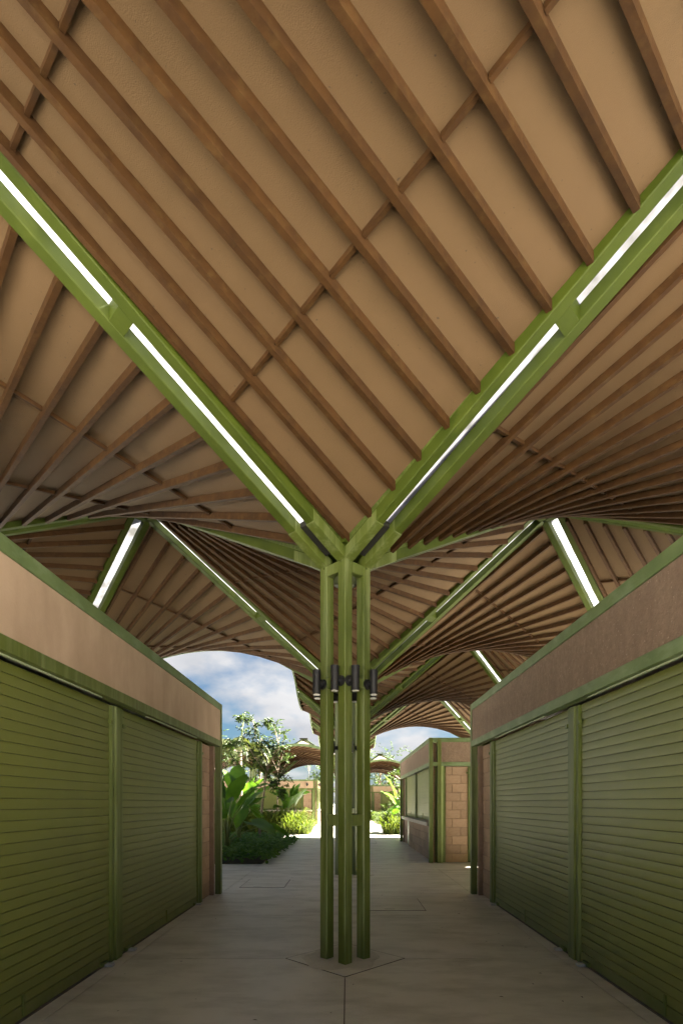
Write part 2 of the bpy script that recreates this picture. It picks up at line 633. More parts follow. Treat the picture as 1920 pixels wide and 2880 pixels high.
def shell_geo(mb, cx, cy, ty, n=14):
    e = 1.425
    any_ = False
    for i in range(n):
        for j in range(n):
            p0, p1 = -e + 2 * e * i / n, -e + 2 * e * (i + 1) / n
            q0, q1 = -e + 2 * e * j / n, -e + 2 * e * (j + 1) / n
            quad = [bay_pt(cx, cy, ty, *c) for c in ((p0, q0), (p1, q0), (p1, q1), (p0, q1))]
            ar = sum(quad[k][0] * quad[(k + 1) % 4][1] - quad[(k + 1) % 4][0] * quad[k][1] for k in range(4))
            if ar < 0:
                quad = quad[::-1]
            for r in RECTS:
                if max(c[0] for c in quad) < r[0] or min(c[0] for c in quad) > r[1] or max(c[1] for c in quad) < r[2] or min(c[1] for c in quad) > r[3]:
                    continue
                po = clip_poly(quad, r)
                if len(po) >= 3:
                    any_ = True
                    lo = [(x, y, zbay(cx, cy, ty, x, y) + SH) for x, y in po]
                    mb[0].quad(*lo[::-1])
                    mb[1].quad(*[(x, y, z + ST) for x, y, z in lo])
    return any_


def weld(o):
    me = o.data
    me.polygons.foreach_set('use_smooth', [o.name.startswith(('ceiling', 'roof_s'))] * len(me.polygons))
    import bmesh
    bm = bmesh.new()
    bm.from_mesh(me)
    bmesh.ops.remove_doubles(bm, verts=bm.verts, dist=0.0005)
    bm.to_mesh(me)
    bm.free()


def rib_segments(cx, cy, ty):
    out = []
    for q in QS:
        P = bay_pt(cx, cy, ty, -LIM, q)
        Q = bay_pt(cx, cy, ty, LIM, q)
        for t0, t1 in clip_line(P, Q):
            a = (P[0] + (Q[0] - P[0]) * t0, P[1] + (Q[1] - P[1]) * t0)
            b = (P[0] + (Q[0] - P[0]) * t1, P[1] + (Q[1] - P[1]) * t1)
            if math.hypot(a[0] - b[0], a[1] - b[1]) < 0.12:
                continue
            out.append(((*a, zbay(cx, cy, ty, *a) + SH), (*b, zbay(cx, cy, ty, *b) + SH)))
    return out


def purlin_segments(cx, cy, ty):
    out = []
    for p in (-0.49, 0.51):
        for q0, q1 in zip(QS, QS[1:]):
            g_ = 0.017
            P = bay_pt(cx, cy, ty, p, q0 + g_)
            Q = bay_pt(cx, cy, ty, p, q1 - g_)
            if not (inside(*P) and inside(*Q)):
                continue
            out.append(((*P, zbay(cx, cy, ty, *P) + SH), (*Q, zbay(cx, cy, ty, *Q) + SH)))
    return out


def fascia_runs():
    """boundary runs of the roof region, split per bay"""
    edges = [((-OV, 7.4), (-OV, 28.6)), ((-XE, 7.4), (-OV, 7.4)), ((-XE, YS), (-XE, 7.4)), ((-XE, YS), (XR, YS)), ((XR, YS), (XR, 19.4)),
             ((OV, 19.4), (XR, 19.4)), ((OV, 19.4), (OV, 40.6)), ((OV, 40.6), (13.4, 40.6)), ((13.4, 40.6), (13.4, 55.4)), ((-13.4, 28.6), (-OV, 28.6)),
             ((-13.4, 28.6), (-13.4, 43.4)), ((-13.4, 43.4), (-OV, 43.4)), ((-OV, 43.4), (-OV, YEND)), ((OV, 55.4), (13.4, 55.4))]
    runs = {}
    for P, Q in edges:
        L_ = math.hypot(Q[0] - P[0], Q[1] - P[1])
        n = max(2, int(L_ / 0.2))
        ts = [k / n for k in range(n + 1)]
        cur = None
        pts = []
        mid = (0.5, 0.5)
        dx, dy = (Q[0] - P[0]) / L_, (Q[1] - P[1]) / L_
        nx, ny = -dy, dx
        if inside(P[0] + dx * 1 + nx * .1, P[1] + dy * 1 + ny * .1):
            nx, ny = -nx, -ny
        for a, b in zip(ts, ts[1:]):
            m = (a + b) / 2
            bay = bay_at(P[0] + (Q[0] - P[0]) * m, P[1] + (Q[1] - P[1]) * m)
            A_ = (P[0] + (Q[0] - P[0]) * a, P[1] + (Q[1] - P[1]) * a)
            B_ = (P[0] + (Q[0] - P[0]) * b, P[1] + (Q[1] - P[1]) * b)
            za = zbay(*bay_at(*A_), *A_)
            zb = zbay(*bay_at(*B_), *B_)
            if bay != cur:
                cur = bay
                pts = [(*A_, za)]
                runs.setdefault(bay, []).append((pts, (nx, ny)))
            pts.append((*B_, zb))
    return runs


FR = fascia_runs()


def fascia_geo(mb, bay, only=None):
    for pts, n in (only if only is not None else FR.get(bay, [])):
        for a, b in zip(pts, pts[1:]):
            o0 = 0.002
            o1 = 0.045
            lo, hi = SH - 0.075, SH + ST + 0.035
            p = [(a[0] + n[0] * o0, a[1] + n[1] * o0), (b[0] + n[0] * o0, b[1] + n[1] * o0), (b[0] + n[0] * o1, b[1] + n[1] * o1), (a[0] + n[0] * o1, a[1] + n[1] * o1)]
            z = [a[2], b[2], b[2], a[2]]
            mb.hexa([(p[k][0], p[k][1], z[k] + lo) for k in range(4)] + [(p[k][0], p[k][1], z[k] + hi) for k in range(4)])
    return len(FR.get(bay, [])) > 0


def allbays():
    out = []
    for i in range(-3, 4):
        for j in range(-3, 11):
            for (cx, cy, ty) in ((6 * i, 6 * j + 3, 'A'), (6 * i + 3, 6 * j, 'B')):
                ok = False
                for r in RECTS:
                    poly = clip_poly([(cx - 2.6, cy), (cx, cy - 2.6), (cx + 2.6, cy), (cx, cy + 2.6)], r)
                    if len(poly) >= 3:
                        ok = True
                if ok:
                    out.append((cx, cy, ty))
    return out


NEAR = {
    (0, -3): 'large ribbed ceiling vault overhead filling the top of the picture between the two front beams',
    (-3, 0): 'ribbed vault left of the middle column, ribs fanning to the left edge',
    (3, 0): 'ribbed vault right of the middle column with closely bunched ribs sweeping to the right',
    (0, 3): 'ribbed vault directly behind the middle column, half hidden by its three posts',
    (-3, 6): 'ribbed vault over the end of the left stall, its curved edge against the sky',
    (3, 6): 'fan-ribbed vault beyond the right near stall between two white skylight strips',
    (-6, 3): 'small dark ribbed vault above the left stall wall, left of the short skylight',
    (6, 3): 'ribbed vault above the right stall wall at the right edge of the picture',
    (0, 9): 'ribbed vault over the walkway beyond the second column',
    (-3, 12): 'narrow first scalloped overhang of the walkway roof seen left of the middle column',
    (3, 12): 'third ribbed vault on the right, above the gap between the two right stalls',
    (6, 9): 'dark ribbed vault piece behind the right stall parapet with wide open ribs',
    (0, 15): 'ribbed vault deep over the walkway beyond the third column',
    (3, 18): 'sunlit orange vault whose arched edge frames the sky above the counter stall',
    (6, 15): 'ribbed vault above the roof of the counter stall, right of its skylight strip',
    (-3, 18): 'second scalloped overhang of the walkway roof seen left of the middle column',
}
FARGRP = {}


def canopy_thing(key):
    if key in FARGRP:
        return FARGRP[key]
    spec = {
        'walk': ((0, 40, 3.7), 'distant stretch of the narrow scalloped walkway roof between the two gardens'),
        'leftfar': ((-7.4, 36, 3.7), 'distant wavy green-edged canopy above the stalls behind the left garden'),
        'rightfar': ((7.4, 48, 3.7), 'most distant green-edged arched canopy behind the right garden'),
        'leftnear': ((-9, 0, 3.7), 'rest of the canopy hidden above and behind the near left stall'),
        'rightnear': ((9, 6, 3.7), 'rest of the canopy hidden above and behind the near right stall'),
    }[key]
    t = thing('roof_canopy', spec[0], spec[1], 'canopy')
    FARGRP[key] = [t, MB(), MB(), MB(), MB(), MB()]
    return FARGRP[key]


purl = 0.03
for (cx, cy, ty) in allbays():
    if (cx, cy) in NEAR:
        t = thing('roof_vault', (cx, cy, ZC), NEAR[(cx, cy)], 'roof vault', 'ribbed roof vaults')
        lo, hi = MB(), MB()
        shell_geo((lo, hi), cx, cy, ty)
        o = lo.build('ceiling_shell', 'ceiling', t)
        weld(o)
        o = hi.build('roof_surface', 'rooftop', t)
        weld(o)
        fine = cy < 13
        rb = MB()
        for a, b in rib_segments(cx, cy, ty):
            if fine:
                rb = MB()
            rb.beam(a, b, 0.040, -0.070, 0.0)
            if fine:
                rb.build('rib', 'rib', t)
        if not fine and rb.f:
            rb.build('rib', 'rib', t)['kind'] = 'stuff'
        pb = MB()
        vf = cy <= 9
        for a, b in purlin_segments(cx, cy, ty):
            if vf:
                pb = MB()
            pb.beam(a, b, 0.026, -0.034, -0.001)
            if vf:
                pb.build('purlin', 'rib', t)
        if not vf and pb.f:
            pb.build('purlin', 'rib', t)['kind'] = 'stuff'
        for run in FR.get((cx, cy, ty), []):
            fb = MB()
            fascia_geo(fb, (cx, cy, ty), [run])
            fb.build('edge_fascia', 'green_edge', t)
    else:
        if abs(cx) <= 3 and 18 < cy and not (cy > 28 and cx < 0 and cy < 44) and not (cx > 0 and 40 < cy < 56):
            key = 'walk'
        elif cy > 27:
            key = 'leftfar' if cx < 0 else 'rightfar'
            if cx == 0:
                key = 'walk'
        else:
            key = 'leftnear' if cx < 0 or (cx == 0) else 'rightnear'
        t, lo, hi, rb, pb, fb = canopy_thing(key)
        shell_geo((lo, hi), cx, cy, ty, 8)
        for a, b in rib_segments(cx, cy, ty):
            rb.beam(a, b, 0.040, -0.070, 0.0)
        for a, b in purlin_segments(cx, cy, ty):
            pb.beam(a, b, 0.026, -0.034, -0.001)
        for run in FR.get((cx, cy, ty), []):
            fb = MB()
            fascia_geo(fb, (cx, cy, ty), [run])
            fb.build('edge_fascia', 'green_edge', t)
for t, lo, hi, rb, pb, fb in FARGRP.values():
    weld(lo.build('ceiling_shell', 'ceiling', t))
    weld(hi.build('roof_surface', 'rooftop', t))
    if rb.f:
        rb.build('rib', 'rib', t)['kind'] = 'stuff'
    if pb.f:
        pb.build('purlin', 'rib', t)['kind'] = 'stuff'

# ------------------------------------------------------------------ columns with their branching beams


def lamp_part(t, x, y, z, nx, ny):
    """up and down spot on a post face with outward normal (nx, ny)"""
    m = MB()
    c = Vector((x + nx * 0.083, y + ny * 0.083, z))
    m.tube([c + Vector((0, 0, -0.112)), c + Vector((0, 0, 0.112))], 0.037, 18)
    o = m.build('wall_lamp', 'black', t, smooth=False)
    k = MB()
    k.tube([(x + nx * 0.002, y + ny * 0.002, z - .01), (x + nx * 0.022, y + ny * 0.022, z - .01)], [0.05, 0.047], 20)
    k.tube([(x + nx * 0.022, y + ny * 0.022, z - .01), (x + nx * 0.055, y + ny * 0.055, z - .01)], [0.03, 0.02], 12)
    k.build('mount', 'black', o, smooth=False)
    k = MB()
    k.tube([c + Vector((0, 0, -0.119)), c + Vector((0, 0, -0.1125))], 0.033, 18)
    k.build('lamp_lens', 'lens', o)
    return o


def column(cx, cy, label, detail=2, group='clustered green columns'):
    t = thing('branching_column', (cx, cy, 0), label, 'column', group)
    r = W / math.sqrt(2)
    for (ox, oy) in ((0, -A), (-A, 0), (A, 0), (0, A)):
        px, py = cx + ox, cy + oy
        m = MB()
        b = 0.007
        h = W / 2
        prof = []
        for k in range(4):
            an = math.radians(45 + 90 * k)
            for s_ in (-1, 1):
                # corner chamfers of a square tube turned by 45 degrees
                cxn, cyn = (1, 0), (0, 1)
            prof.append(k)
        sq = [(h, h - b), (h - b, h), (-h + b, h), (-h, h - b), (-h, -h + b), (-h + b, -h), (h - b, -h), (h, -h + b)]
        ca = math.cos(math.radians(45))
        pts = [(px + (u * ca - v * ca), py + (u * ca + v * ca)) for u, v in sq]
        n = len(pts)
        m.v = [(x, y, 0.0) for x, y in pts] + [(x, y, ZT + 0.02) for x, y in pts]
        m.f = [tuple(range(n))[::-1], tuple(range(n, 2 * n))] + [(k, (k + 1) % n, n + (k + 1) % n, n + k) for k in range(n)]
        m.build('post', 'green', t)
    # spacers between neighbouring posts
    for z0, z1 in ((1.255, 1.36), (2.53, 2.63), (ZT - .085, ZT + .015)):
        for (p, q) in (((0, -A), (-A, 0)), ((0, -A), (A, 0)), ((0, A), (-A, 0)), ((0, A), (A, 0))):
            P = Vector((cx + p[0], cy + p[1], z0))
            Q = Vector((cx + q[0], cy + q[1], z0))
            d = (Q - P).normalized()
            MB().beam(P + d * W / 2, Q - d * W / 2, 0.085, 0, z1 - z0).build('spacer', 'green', t, bevel=0.004)
    if detail:
        pad = MB()
        e = 0.56
        pad.quad((cx, cy - e, 0.001), (cx + e, cy, 0.001), (cx, cy + e, 0.001), (cx - e, cy, 0.001))
        pd = MB()
        pd.hexa([(cx, cy - e, -.02), (cx + e, cy, -.02), (cx, cy + e, -.02), (cx - e, cy, -.02), (cx, cy - e + .01, .004), (cx + e - .01, cy, .004),
                 (cx, cy + e - .01, .004), (cx - e + .01, cy, .004)])
        pd.build('base_pad', 'concrete', t)
        sp = MB()
        rs = random.Random(int(cx * 7 + cy))
        ring = []
        for k in range(26):
            an = 2 * math.pi * k / 26
            rd = 0.36 + .10 * noise.noise(Vector((math.cos(an) * 1.6, math.sin(an) * 1.6, cy + .3))) + rs.uniform(-.015, .015)
            ring.append((cx + math.cos(an) * rd, cy + math.sin(an) * rd))
        for k in range(26):
            a_, b_ = ring[k], ring[(k + 1) % 26]
            sp.quad((cx, cy, .016), (*a_, .0045), (*b_, .0045))
        sp.build('grout_fillet', 'grout', t, smooth=True)
        jb = MB()
        for k in range(4):
            c4 = [(cx, cy - e), (cx + e, cy), (cx, cy + e), (cx - e, cy)]
            a_, b_ = c4[k], c4[(k + 1) % 4]
            jb.beam((*a_, 0.0), (*b_, 0.0), 0.003, -0.001, 0.0032)
        jb.build('pad_joint', 'joint', t)
        fn = MB()
        fn.tube([(cx, cy, ZT - 0.14), (cx, cy, ZT + 0.05)], 0.105, 20)
        fn.build('rain_funnel', 'funnel', t, smooth=True)
        dr = MB()
        dr.tube([(cx, cy, 0), (cx, cy, 0.06), (cx - .03, cy - .02, .09)], 0.03, 10)
        dr.build('drain_stub', 'black', t)
    tp = MB()
    e2 = 0.31
    tp.hexa([(cx, cy - e2, ZT + .13), (cx + e2, cy, ZT + .13), (cx, cy + e2, ZT + .13), (cx - e2, cy, ZT + .13),
             (cx, cy - e2, ZT + .3), (cx + e2, cy, ZT + .3), (cx, cy + e2, ZT + .3), (cx - e2, cy, ZT + .3)])
    tp.build('sun_stop_plate', 'green_beam', t)  # added plate, stops sun leaking through the gap over the column
    # lamps on the faces of each post
    zl = 2.585
    s2 = math.sqrt(0.5)
    for (ox, oy, n1, n2) in ((0, -A, (-1, -1), (1, -1)), (-A, 0, (-1, -1), (-1, 1)), (A, 0, (1, -1), (1, 1)), (0, A, (-1, 1), (1, 1))):
        for n in (n1, n2):
            if detail == 0:
                continue
            nx, ny = n[0] * s2, n[1] * s2
            lamp_part(t, cx + ox + nx * W / 2, cy + oy + ny * W / 2, zl + (0.0), nx, ny)
    # four beams, each of two chords with a skylight slot
    for sx in (-1, 1):
        for sy in (-1, 1):
            starts = [((cx + sx * A, cy)), ((cx, cy + sy * A))]
            hit = clip_line((cx, cy), (cx + 3 * sx, cy + 3 * sy))
            if not hit:
                continue

            def zb(x, y):
                return ZB0 + SL * ((x - cx) * sx + (y - cy) * sy) / 2
            umax = min(3.0, hit[0][1] * 3.0)
            full = umax > 2.99
            for k, st in enumerate(starts):
                P = (st[0], st[1])
                Q = (st[0] + sx * (3 - A), st[1] + sy * (3 - A))
                cl = clip_line(P, Q)
                for t0, t1 in cl[:1]:
                    Q2 = (P[0] + (Q[0] - P[0]) * t1, P[1] + (Q[1] - P[1]) * t1)
                    if t1 > .999:   # small extension into the peak corner
                        Q2 = (Q2[0] + sx * 0.03, Q2[1] + sy * 0.03)
                    P0 = (P[0] - sx * 0.02, P[1] - sy * 0.02)
                    m = MB()
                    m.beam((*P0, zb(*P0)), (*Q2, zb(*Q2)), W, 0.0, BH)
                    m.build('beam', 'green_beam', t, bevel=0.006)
                    if detail and t1 > .3:
                        mm = MB()
                        P1 = (P[0], P[1])
                        P2 = (P[0] + sx * 0.30, P[1] + sy * 0.30)
                        mm.beam((*P1, zb(*P1)), (*P2, zb(*P2)), W + 0.009, -0.006, 0.10)
                        mm.build('beam_sleeve', 'green', t, bevel=0.003)
            for k in (0, 1):                    # upstand closing the joint between beam and shell
                pn = Vector((sx, -sy)) * (math.sqrt(0.5) * (1 if k == 0 else -1))
                off = A / math.sqrt(2) + W / 2 - 0.009
                fl = MB()
                ns = 14
                prev = None
                for i in range(ns + 1):
                    u = 0.11 + (2.90 - 0.11) * i / ns
                    x = cx + sx * u + pn.x * off
                    y = cy + sy * u + pn.y * off
                    z0 = zb(x, y) + 0.085
                    xs_, ys_ = cx + sx * u + pn.x * .2, cy + sy * u + pn.y * .2
                    z1 = max(zb(x, y) + BH, zbay(*bay_at(xs_, ys_), x, y) + SH + ST + .004)
                    cur = (x, y, z0, z1, inside(x, y))
                    if prev and cur[4] and prev[4]:
                        a_, b_ = prev, cur
                        w2 = pn * 0.008
                        q = [(a_[0], a_[1]), (b_[0], b_[1]), (b_[0] + w2.x, b_[1] + w2.y), (a_[0] + w2.x, a_[1] + w2.y)]
                        fl.hexa([(*q[0], a_[2]), (*q[1], b_[2]), (*q[2], b_[2]), (*q[3], a_[2]), (*q[0], a_[3]), (*q[1], b_[3]), (*q[2], b_[3]), (*q[3], a_[3])])
                    prev = cur
                if fl.f:
                    o = fl.build('beam_upstand', 'green_rough', t)
                    weld(o)
            gw = A * math.sqrt(2) - W           # clear slot width
            c = lambda u: (cx + sx * u, cy + sy * u)

            def slot(u0, u1, h0, h1, w, nm, mat):
                u1 = min(u1, umax - 0.01)
                if u1 <= u0 + .01:
                    return
                p, q = c(u0), c(u1)
                m = MB()
                m.beam((*p, zb(*p)), (*q, zb(*q)), w, h0, h1)
                m.build(nm, mat, t)
            slot(0.13, 0.345, 0.075, BH + .008, gw + 0.002, 'cover_plate', 'dark')
            slot(0.34, 1.462, BH + .001, BH + .007, gw + 0.10, 'skylight_pane', 'glazing')
            slot(1.462, 1.532, 0.004, BH, gw + 0.002, 'cross_bar', 'green_beam')
            slot(1.532, 2.87, BH + .001, BH + .007, gw + 0.10, 'skylight_pane', 'glazing')
    return t


colabels = {
    (0, 0): ('cluster of four green steel posts standing in the middle of the picture with black lamps', 2),
    (0, 6): ('second green column cluster standing directly behind the middle one', 2),
    (0, 12): ('third green column in line down the walkway behind the middle column', 0),
    (0, 18): ('fourth green column in line down the walkway', 0),
    (0, 24): ('fifth green column in line down the walkway, between the gardens', 0),
    (0, 30): ('sixth green column in line, far down the walkway', 0),
    (0, 36): ('seventh green column in line, beside the far left stall', 0),
    (0, 42): ('eighth green column in line at the far end of the walkway', 0),
    (0, 48): ('ninth green column in line, beside the most distant stall', 0),
    (-6, 0): ('green column rising out of the near left stall', 0),
    (-6, 6): ('green column in the side aisle behind the near left stall', 0),
    (6, 0): ('green column rising out of the near right stall', 0),
    (6, 6): ('green column in the side aisle between the two right stalls', 0),
    (6, 12): ('green column rising out of the counter stall on the right', 0),
    (6, 18): ('green column beyond the counter stall at the garden edge', 0),
    (-6, 30): ('green column in front of the far left stall with sloping beams above it', 0),
    (-6, 36): ('green column rising out of the far left stall', 0),
    (-12, 30): ('green column at the left end of the far left stall', 0),
    (-12, 36): ('green column on the outer side of the far left stall', 0),
    (6, 42): ('green column in front of the most distant right stall', 0),
    (6, 48): ('green column rising out of the most distant right stall', 0),
    (12, 42): ('green column at the right end of the most distant right stall', 0),
    (-6, 42): ('green column behind the far left stall', 0),
}
for (cx, cy), (lab, det) in colabels.items():
    column(cx, cy, lab, det)

# peak frames where four beams meet
peaks = {
    (-3, 3): 'small square steel peak frame at the top left where four beams meet',
    (3, 3): 'small square steel peak frame at the upper right where four beams meet',
    (-3, -3): 'square steel peak frame above the walkway just left of the photographer',
    (3, -3): 'square steel peak frame above the walkway just right of the photographer',
    (3, 9): 'second square peak frame on the right, above the aisle between stalls',
    (3, 15): 'third square peak frame on the right, above the counter stall',
    (-3, 33): 'flat dark cap topping the distant pointed roof right of the garden tree',
    (-9, 33): 'flat dark cap topping the distant pointed roof behind the palm',
    (3, 45): 'flat dark cap topping the most distant pointed roof on the right',
    (-3, 39): 'flat cap on the back peak of the distant left canopy',
    (9, 45): 'flat cap on the outer peak of the most distant canopy',
}
for (nx, ny), lab in peaks.items():
    t = thing('roof_peak', (nx, ny, ZP), lab, 'roof peak', 'square peaks of the vaults')
    m = MB()
    c4 = [(nx, ny - A), (nx + A, ny), (nx, ny + A), (nx - A, ny)]
    for k in range(4):
        a_, b_ = Vector((*c4[k], 0)), Vector((*c4[(k + 1) % 4], 0))
        d = (b_ - a_).normalized()
        o = MB()
        za = ZB0 + SL * (3 - A / 2)
        o.beam((a_.x - d.x * .02, a_.y - d.y * .02, za - .005), (b_.x + d.x * .02, b_.y + d.y * .02, za - .005), W, 0, 0.16)
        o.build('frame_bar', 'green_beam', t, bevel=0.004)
    m.box(nx - 0.29, nx + 0.29, ny - 0.29, ny + 0.29, ZP + 0.094, ZP + 0.125)
    m.build('cap_plate', 'dark', t)

# ------------------------------------------------------------------ kiosks
SLP = 0.0733


def slat_mesh(L_, deep=0.003):
    """one curved roller-shutter slat, length L_ along x, outward -y, centred on x"""
    m = MB()
    prof = [(0.0, 0.001), (0.0015, -deep), (0.02, -deep - .0012), (0.0365, -deep - .0016), (0.053, -deep - .0012), (SLP - .0045, -deep), (SLP - .003, 0.001), (SLP - .003, 0.008), (0.0, 0.008)]
    n = len(prof)
    m.v = [(-L_ / 2, y, z) for z, y in prof] + [(L_ / 2, y, z) for z, y in prof]
    m.f = [tuple(range(n)), tuple(range(n, 2 * n))[::-1]] + [(k, n + k, n + (k + 1) % n, (k + 1) % n) for k in range(n)]
    return m


BLKMESH = {}


def block_mesh(w, h, seed):
    key = (round(w, 3), round(h, 3), seed)
    if key in BLKMESH:
        return BLKMESH[key]
    rr = random.Random(seed * 17 + int(w * 1000))
    b = 0.007
    m = MB()
    j = lambda s_=.0015: rr.uniform(-s_, s_)
    x0, x1, z0, z1 = -w / 2, w / 2, 0, h
    back = [(x0, 0.06, z0), (x1, 0.06, z0), (x1, 0.06, z1), (x0, 0.06, z1)]
    mid = [(x0 + j(), 0.006, z0 + j()), (x1 + j(), 0.006, z0 + j()), (x1 + j(), 0.006, z1 + j()), (x0 + j(), 0.006, z1 + j())]
    fr = [(x0 + b + j(), j(), z0 + b + j()), (x1 - b + j(), j(), z0 + b + j()), (x1 - b + j(), j(), z1 - b + j()), (x0 + b + j(), j(), z1 - b + j())]
    m.v = back + mid + fr
    m.f = [(8, 9, 10, 11)] + [(k, (k + 1) % 4, 4 + (k + 1) % 4, 4 + k) for k in range(4)] + [(4 + k, 4 + (k + 1) % 4, 8 + (k + 1) % 4, 8 + k) for k in range(4)]
    me = m.mesh('block', 'block')
    BLKMESH[key] = me
    return me


SLATMESH = {}


def side(t, O, ux, n, L_, style, detail, shut_detail, stucco='stucco', inset=0.0, fascia_lamp=False, lights=True):
    """one wall. O: corner (2-D), ux: unit vector along, n: outward normal. a along, b outward."""
    O = Vector((O[0], O[1]))
    ux = Vector(ux)
    n = Vector(n)
    rot = math.atan2(ux.y, ux.x)
    # local +x = ux, local -y = n  (needs ux rotated -90 = n)
    def P(a, b):
        v = O + ux * a + n * b
        return v.x, v.y

    def bx(m, a0, a1, b0, b1, z0, z1):
        p = [P(a0, b0), P(a1, b0), P(a1, b1), P(a0, b1)]
        ar = sum(p[k][0] * p[(k + 1) % 4][1] - p[(k + 1) % 4][0] * p[k][1] for k in range(4))
        if ar < 0:
            p = p[::-1]
        m.hexa([(x, y, z0) for x, y in p] + [(x, y, z1) for x, y in p])
        return m
    i0, i1 = inset, L_ - inset
    # fascia, lintel, top flange
    m = MB()
    bx(m, i0 + W if inset else i0 + W, (i1 - W), -0.11, -0.012, 2.468, 2.952)
    m.build('fascia', stucco, t)
    if inset:
        for a0, a1 in ((0 + W, i0), (i1, L_ - W)):
            wall_blocks(t, P, rot, a0, a1, 2.47, 2.95, -0.10, detail, tag_='fascia_block')
    m = MB()
    bx(m, W, L_ - W, -W, 0, 2.955, 3.058)
    m.build('top_rail', 'green_edge', t, bevel=0.004)
    m = MB()
    bx(m, W, L_ - W, -W, -0.001, 2.37, 2.466)
    m.build('lintel', 'green_edge' if stucco == 'stucco_dark' else 'green', t, bevel=0.004)
    if inset:
        for a0 in (i0, i1 - W):
            m = MB()
            bx(m, a0, a0 + W, -W, 0.002, 0, 3.055)
            m.build('post', 'green', t, bevel=0.004)
        for a0 in (i0 + W, i1 - W - .05):
            m = MB()
            bx(m, a0, a0 + .05, -.10, -.03, 0, 2.37)
            m.build('edge_strip', 'strip' if detail else 'green', t)
        wall_blocks(t, P, rot, W, i0, 0.0, 2.37, -0.10, detail)
        wall_blocks(t, P, rot, i1, L_ - W, 0.0, 2.37, -0.10, detail)
    s0, s1 = i0, i1
    mid = (s0 + s1) / 2
    bw0, bw1 = 0.155, 0.72
    if inset:
        bw0, bw1 = 0.225, 0.78
    for (a0, a1) in ((s0 + bw0, s0 + bw1), (s1 - bw1, s1 - bw0)):
        wall_blocks(t, P, rot, a0, a1, 0.0, 2.37, -0.155, detail)
    # dark recess channels beside the corner posts
    for a0, a1 in ((s0 + W - .001, s0 + bw0 - .002), (s1 - bw0 + .002, s1 - W + .001)):
        m = MB()
        bx(m, a0, a1, -0.22, -0.16, 0, 2.37)
        m.build('corner_channel', 'green', t)
    zc0 = 0.0
    if style == 'counter':
        zc0 = 1.0
        # counter with a green flap section, block base below and a low door
        segs = [(s0 + .95, s0 + 1.38, 'counter'), (s0 + 1.39, s0 + 2.13, 'pale'), (s0 + 2.14, s1 - .16, 'counter')]
        for a0, a1, mt in segs:
            m = MB()
            bx(m, a0, a1, -0.30, 0.05 if mt == 'counter' else 0.044, 0.895, 0.995)
            m.build('counter_top', mt, t, bevel=0.006)
        wall_blocks(t, P, rot, s0 + .72, s0 + 1.36, 0, 0.895, -0.155, detail)
        wall_blocks(t, P, rot, s0 + 2.12, s1 - .72, 0, 0.895, -0.10, detail)
        m = MB()
        bx(m, s0 + 1.37, s0 + 2.11, -0.17, -0.14, 0.03, 0.88)
        m.build('low_door', 'pale', t)
    # jambs and mullion
    for (a0, a1) in ((s0 + bw1, s0 + .92), (s1 - .92, s1 - bw1), (mid - .12, mid + .12)):
        m = MB()
        c_ = (a0 + a1) / 2
        hw = (a1 - a0) / 2
        zz = zc0
        bx(m, c_ - hw, c_ - hw + .055, -0.20, -0.135, zz, 2.37)
        bx(m, c_ + hw - .055, c_ + hw, -0.20, -0.135, zz, 2.37)
        bx(m, c_ - hw + .055, c_ + hw - .055, -0.20, -0.118, zz, 2.37)
        m.build('shutter_post', 'green', t, bevel=0.003)
        if detail:
            for e_ in (c_ - hw - .045, c_ + hw - .005):
                if style == 'door':
                    m = MB()
                    bx(m, e_, e_ + .05, -.15, -.125, 2.19, 2.225)
                    m.build('bracket', 'green', t)
    # shutters
    for (a0, a1) in ((s0 + .925, mid - .125), (mid + .125, s1 - .925)):
        lw = a1 - a0
        m = MB()
        bx(m, a0, a1, -0.24, -0.177, zc0 + .01, 2.37)
        sh = m.build('shutter', 'funnel', t)
        cxy = P((a0 + a1) / 2, -0.165)
        nsl = int((2.37 - zc0 - 0.11) / SLP)
        key = round(lw, 3)
        if shut_detail:
            if key not in SLATMESH:
                SLATMESH[key] = slat_mesh(lw).mesh('slat', 'shutter')
            for k in range(nsl + 1):
                place('slat', SLATMESH[key], sh, (cxy[0] + random.uniform(-.0006, .0006), cxy[1] + random.uniform(-.0006, .0006), zc0 + 0.105 + SLP * k),
                      (random.uniform(-.008, .008), 0, rot))
        else:
            mm = MB()
            sm = slat_mesh(lw)
            R_ = Matrix.Rotation(rot, 4, 'Z')
            for k in range(nsl + 1):
                b_ = len(mm.v)
                for v in sm.v:
                    w_ = R_ @ Vector(v)
                    mm.v.append((w_.x + cxy[0], w_.y + cxy[1], w_.z + zc0 + 0.105 + SLP * k))
                mm.f += [tuple(b_ + i for i in f) for f in sm.f]
            mm.build('slats', 'shutter', sh)['kind'] = 'stuff'
        m = MB()
        bx(m, a0, a1, -0.19, -0.158, zc0 + 0.012, zc0 + 0.102)
        m.build('bottom_bar', 'shutter_bar', sh, bevel=0.003)
        if detail:
            m = MB()
            c_ = (a0 + a1) / 2
            bx(m, c_ - .013, c_ + .013, -0.158, -0.148, zc0 + 0.03, zc0 + 0.17)
            m.build('pull_handle', 'green', sh)
            for e_ in (a0 + .14, a1 - .14):
                m = MB()
                bx(m, e_ - .06, e_ + .06, -0.158, -0.13, zc0 + 0.012, zc0 + 0.045)
                m.build('lock_hasp', 'green', sh)
                if style == 'door':
                    q = P(e_, -0.075)
                    pd = MB()
                    bx(pd, e_ - .028, e_ + .028, -0.125, -0.06, 0.006, 0.03)
                    pd.tube([(*P(e_ - .02, -.125), .018), (*P(e_ - .02, -.15), .026), (*P(e_ + .02, -.15), .026), (*P(e_ + .02, -.125), .018)], 0.0045, 6)
                    pd.build('padlock', 'metal', sh, bevel=0.004)
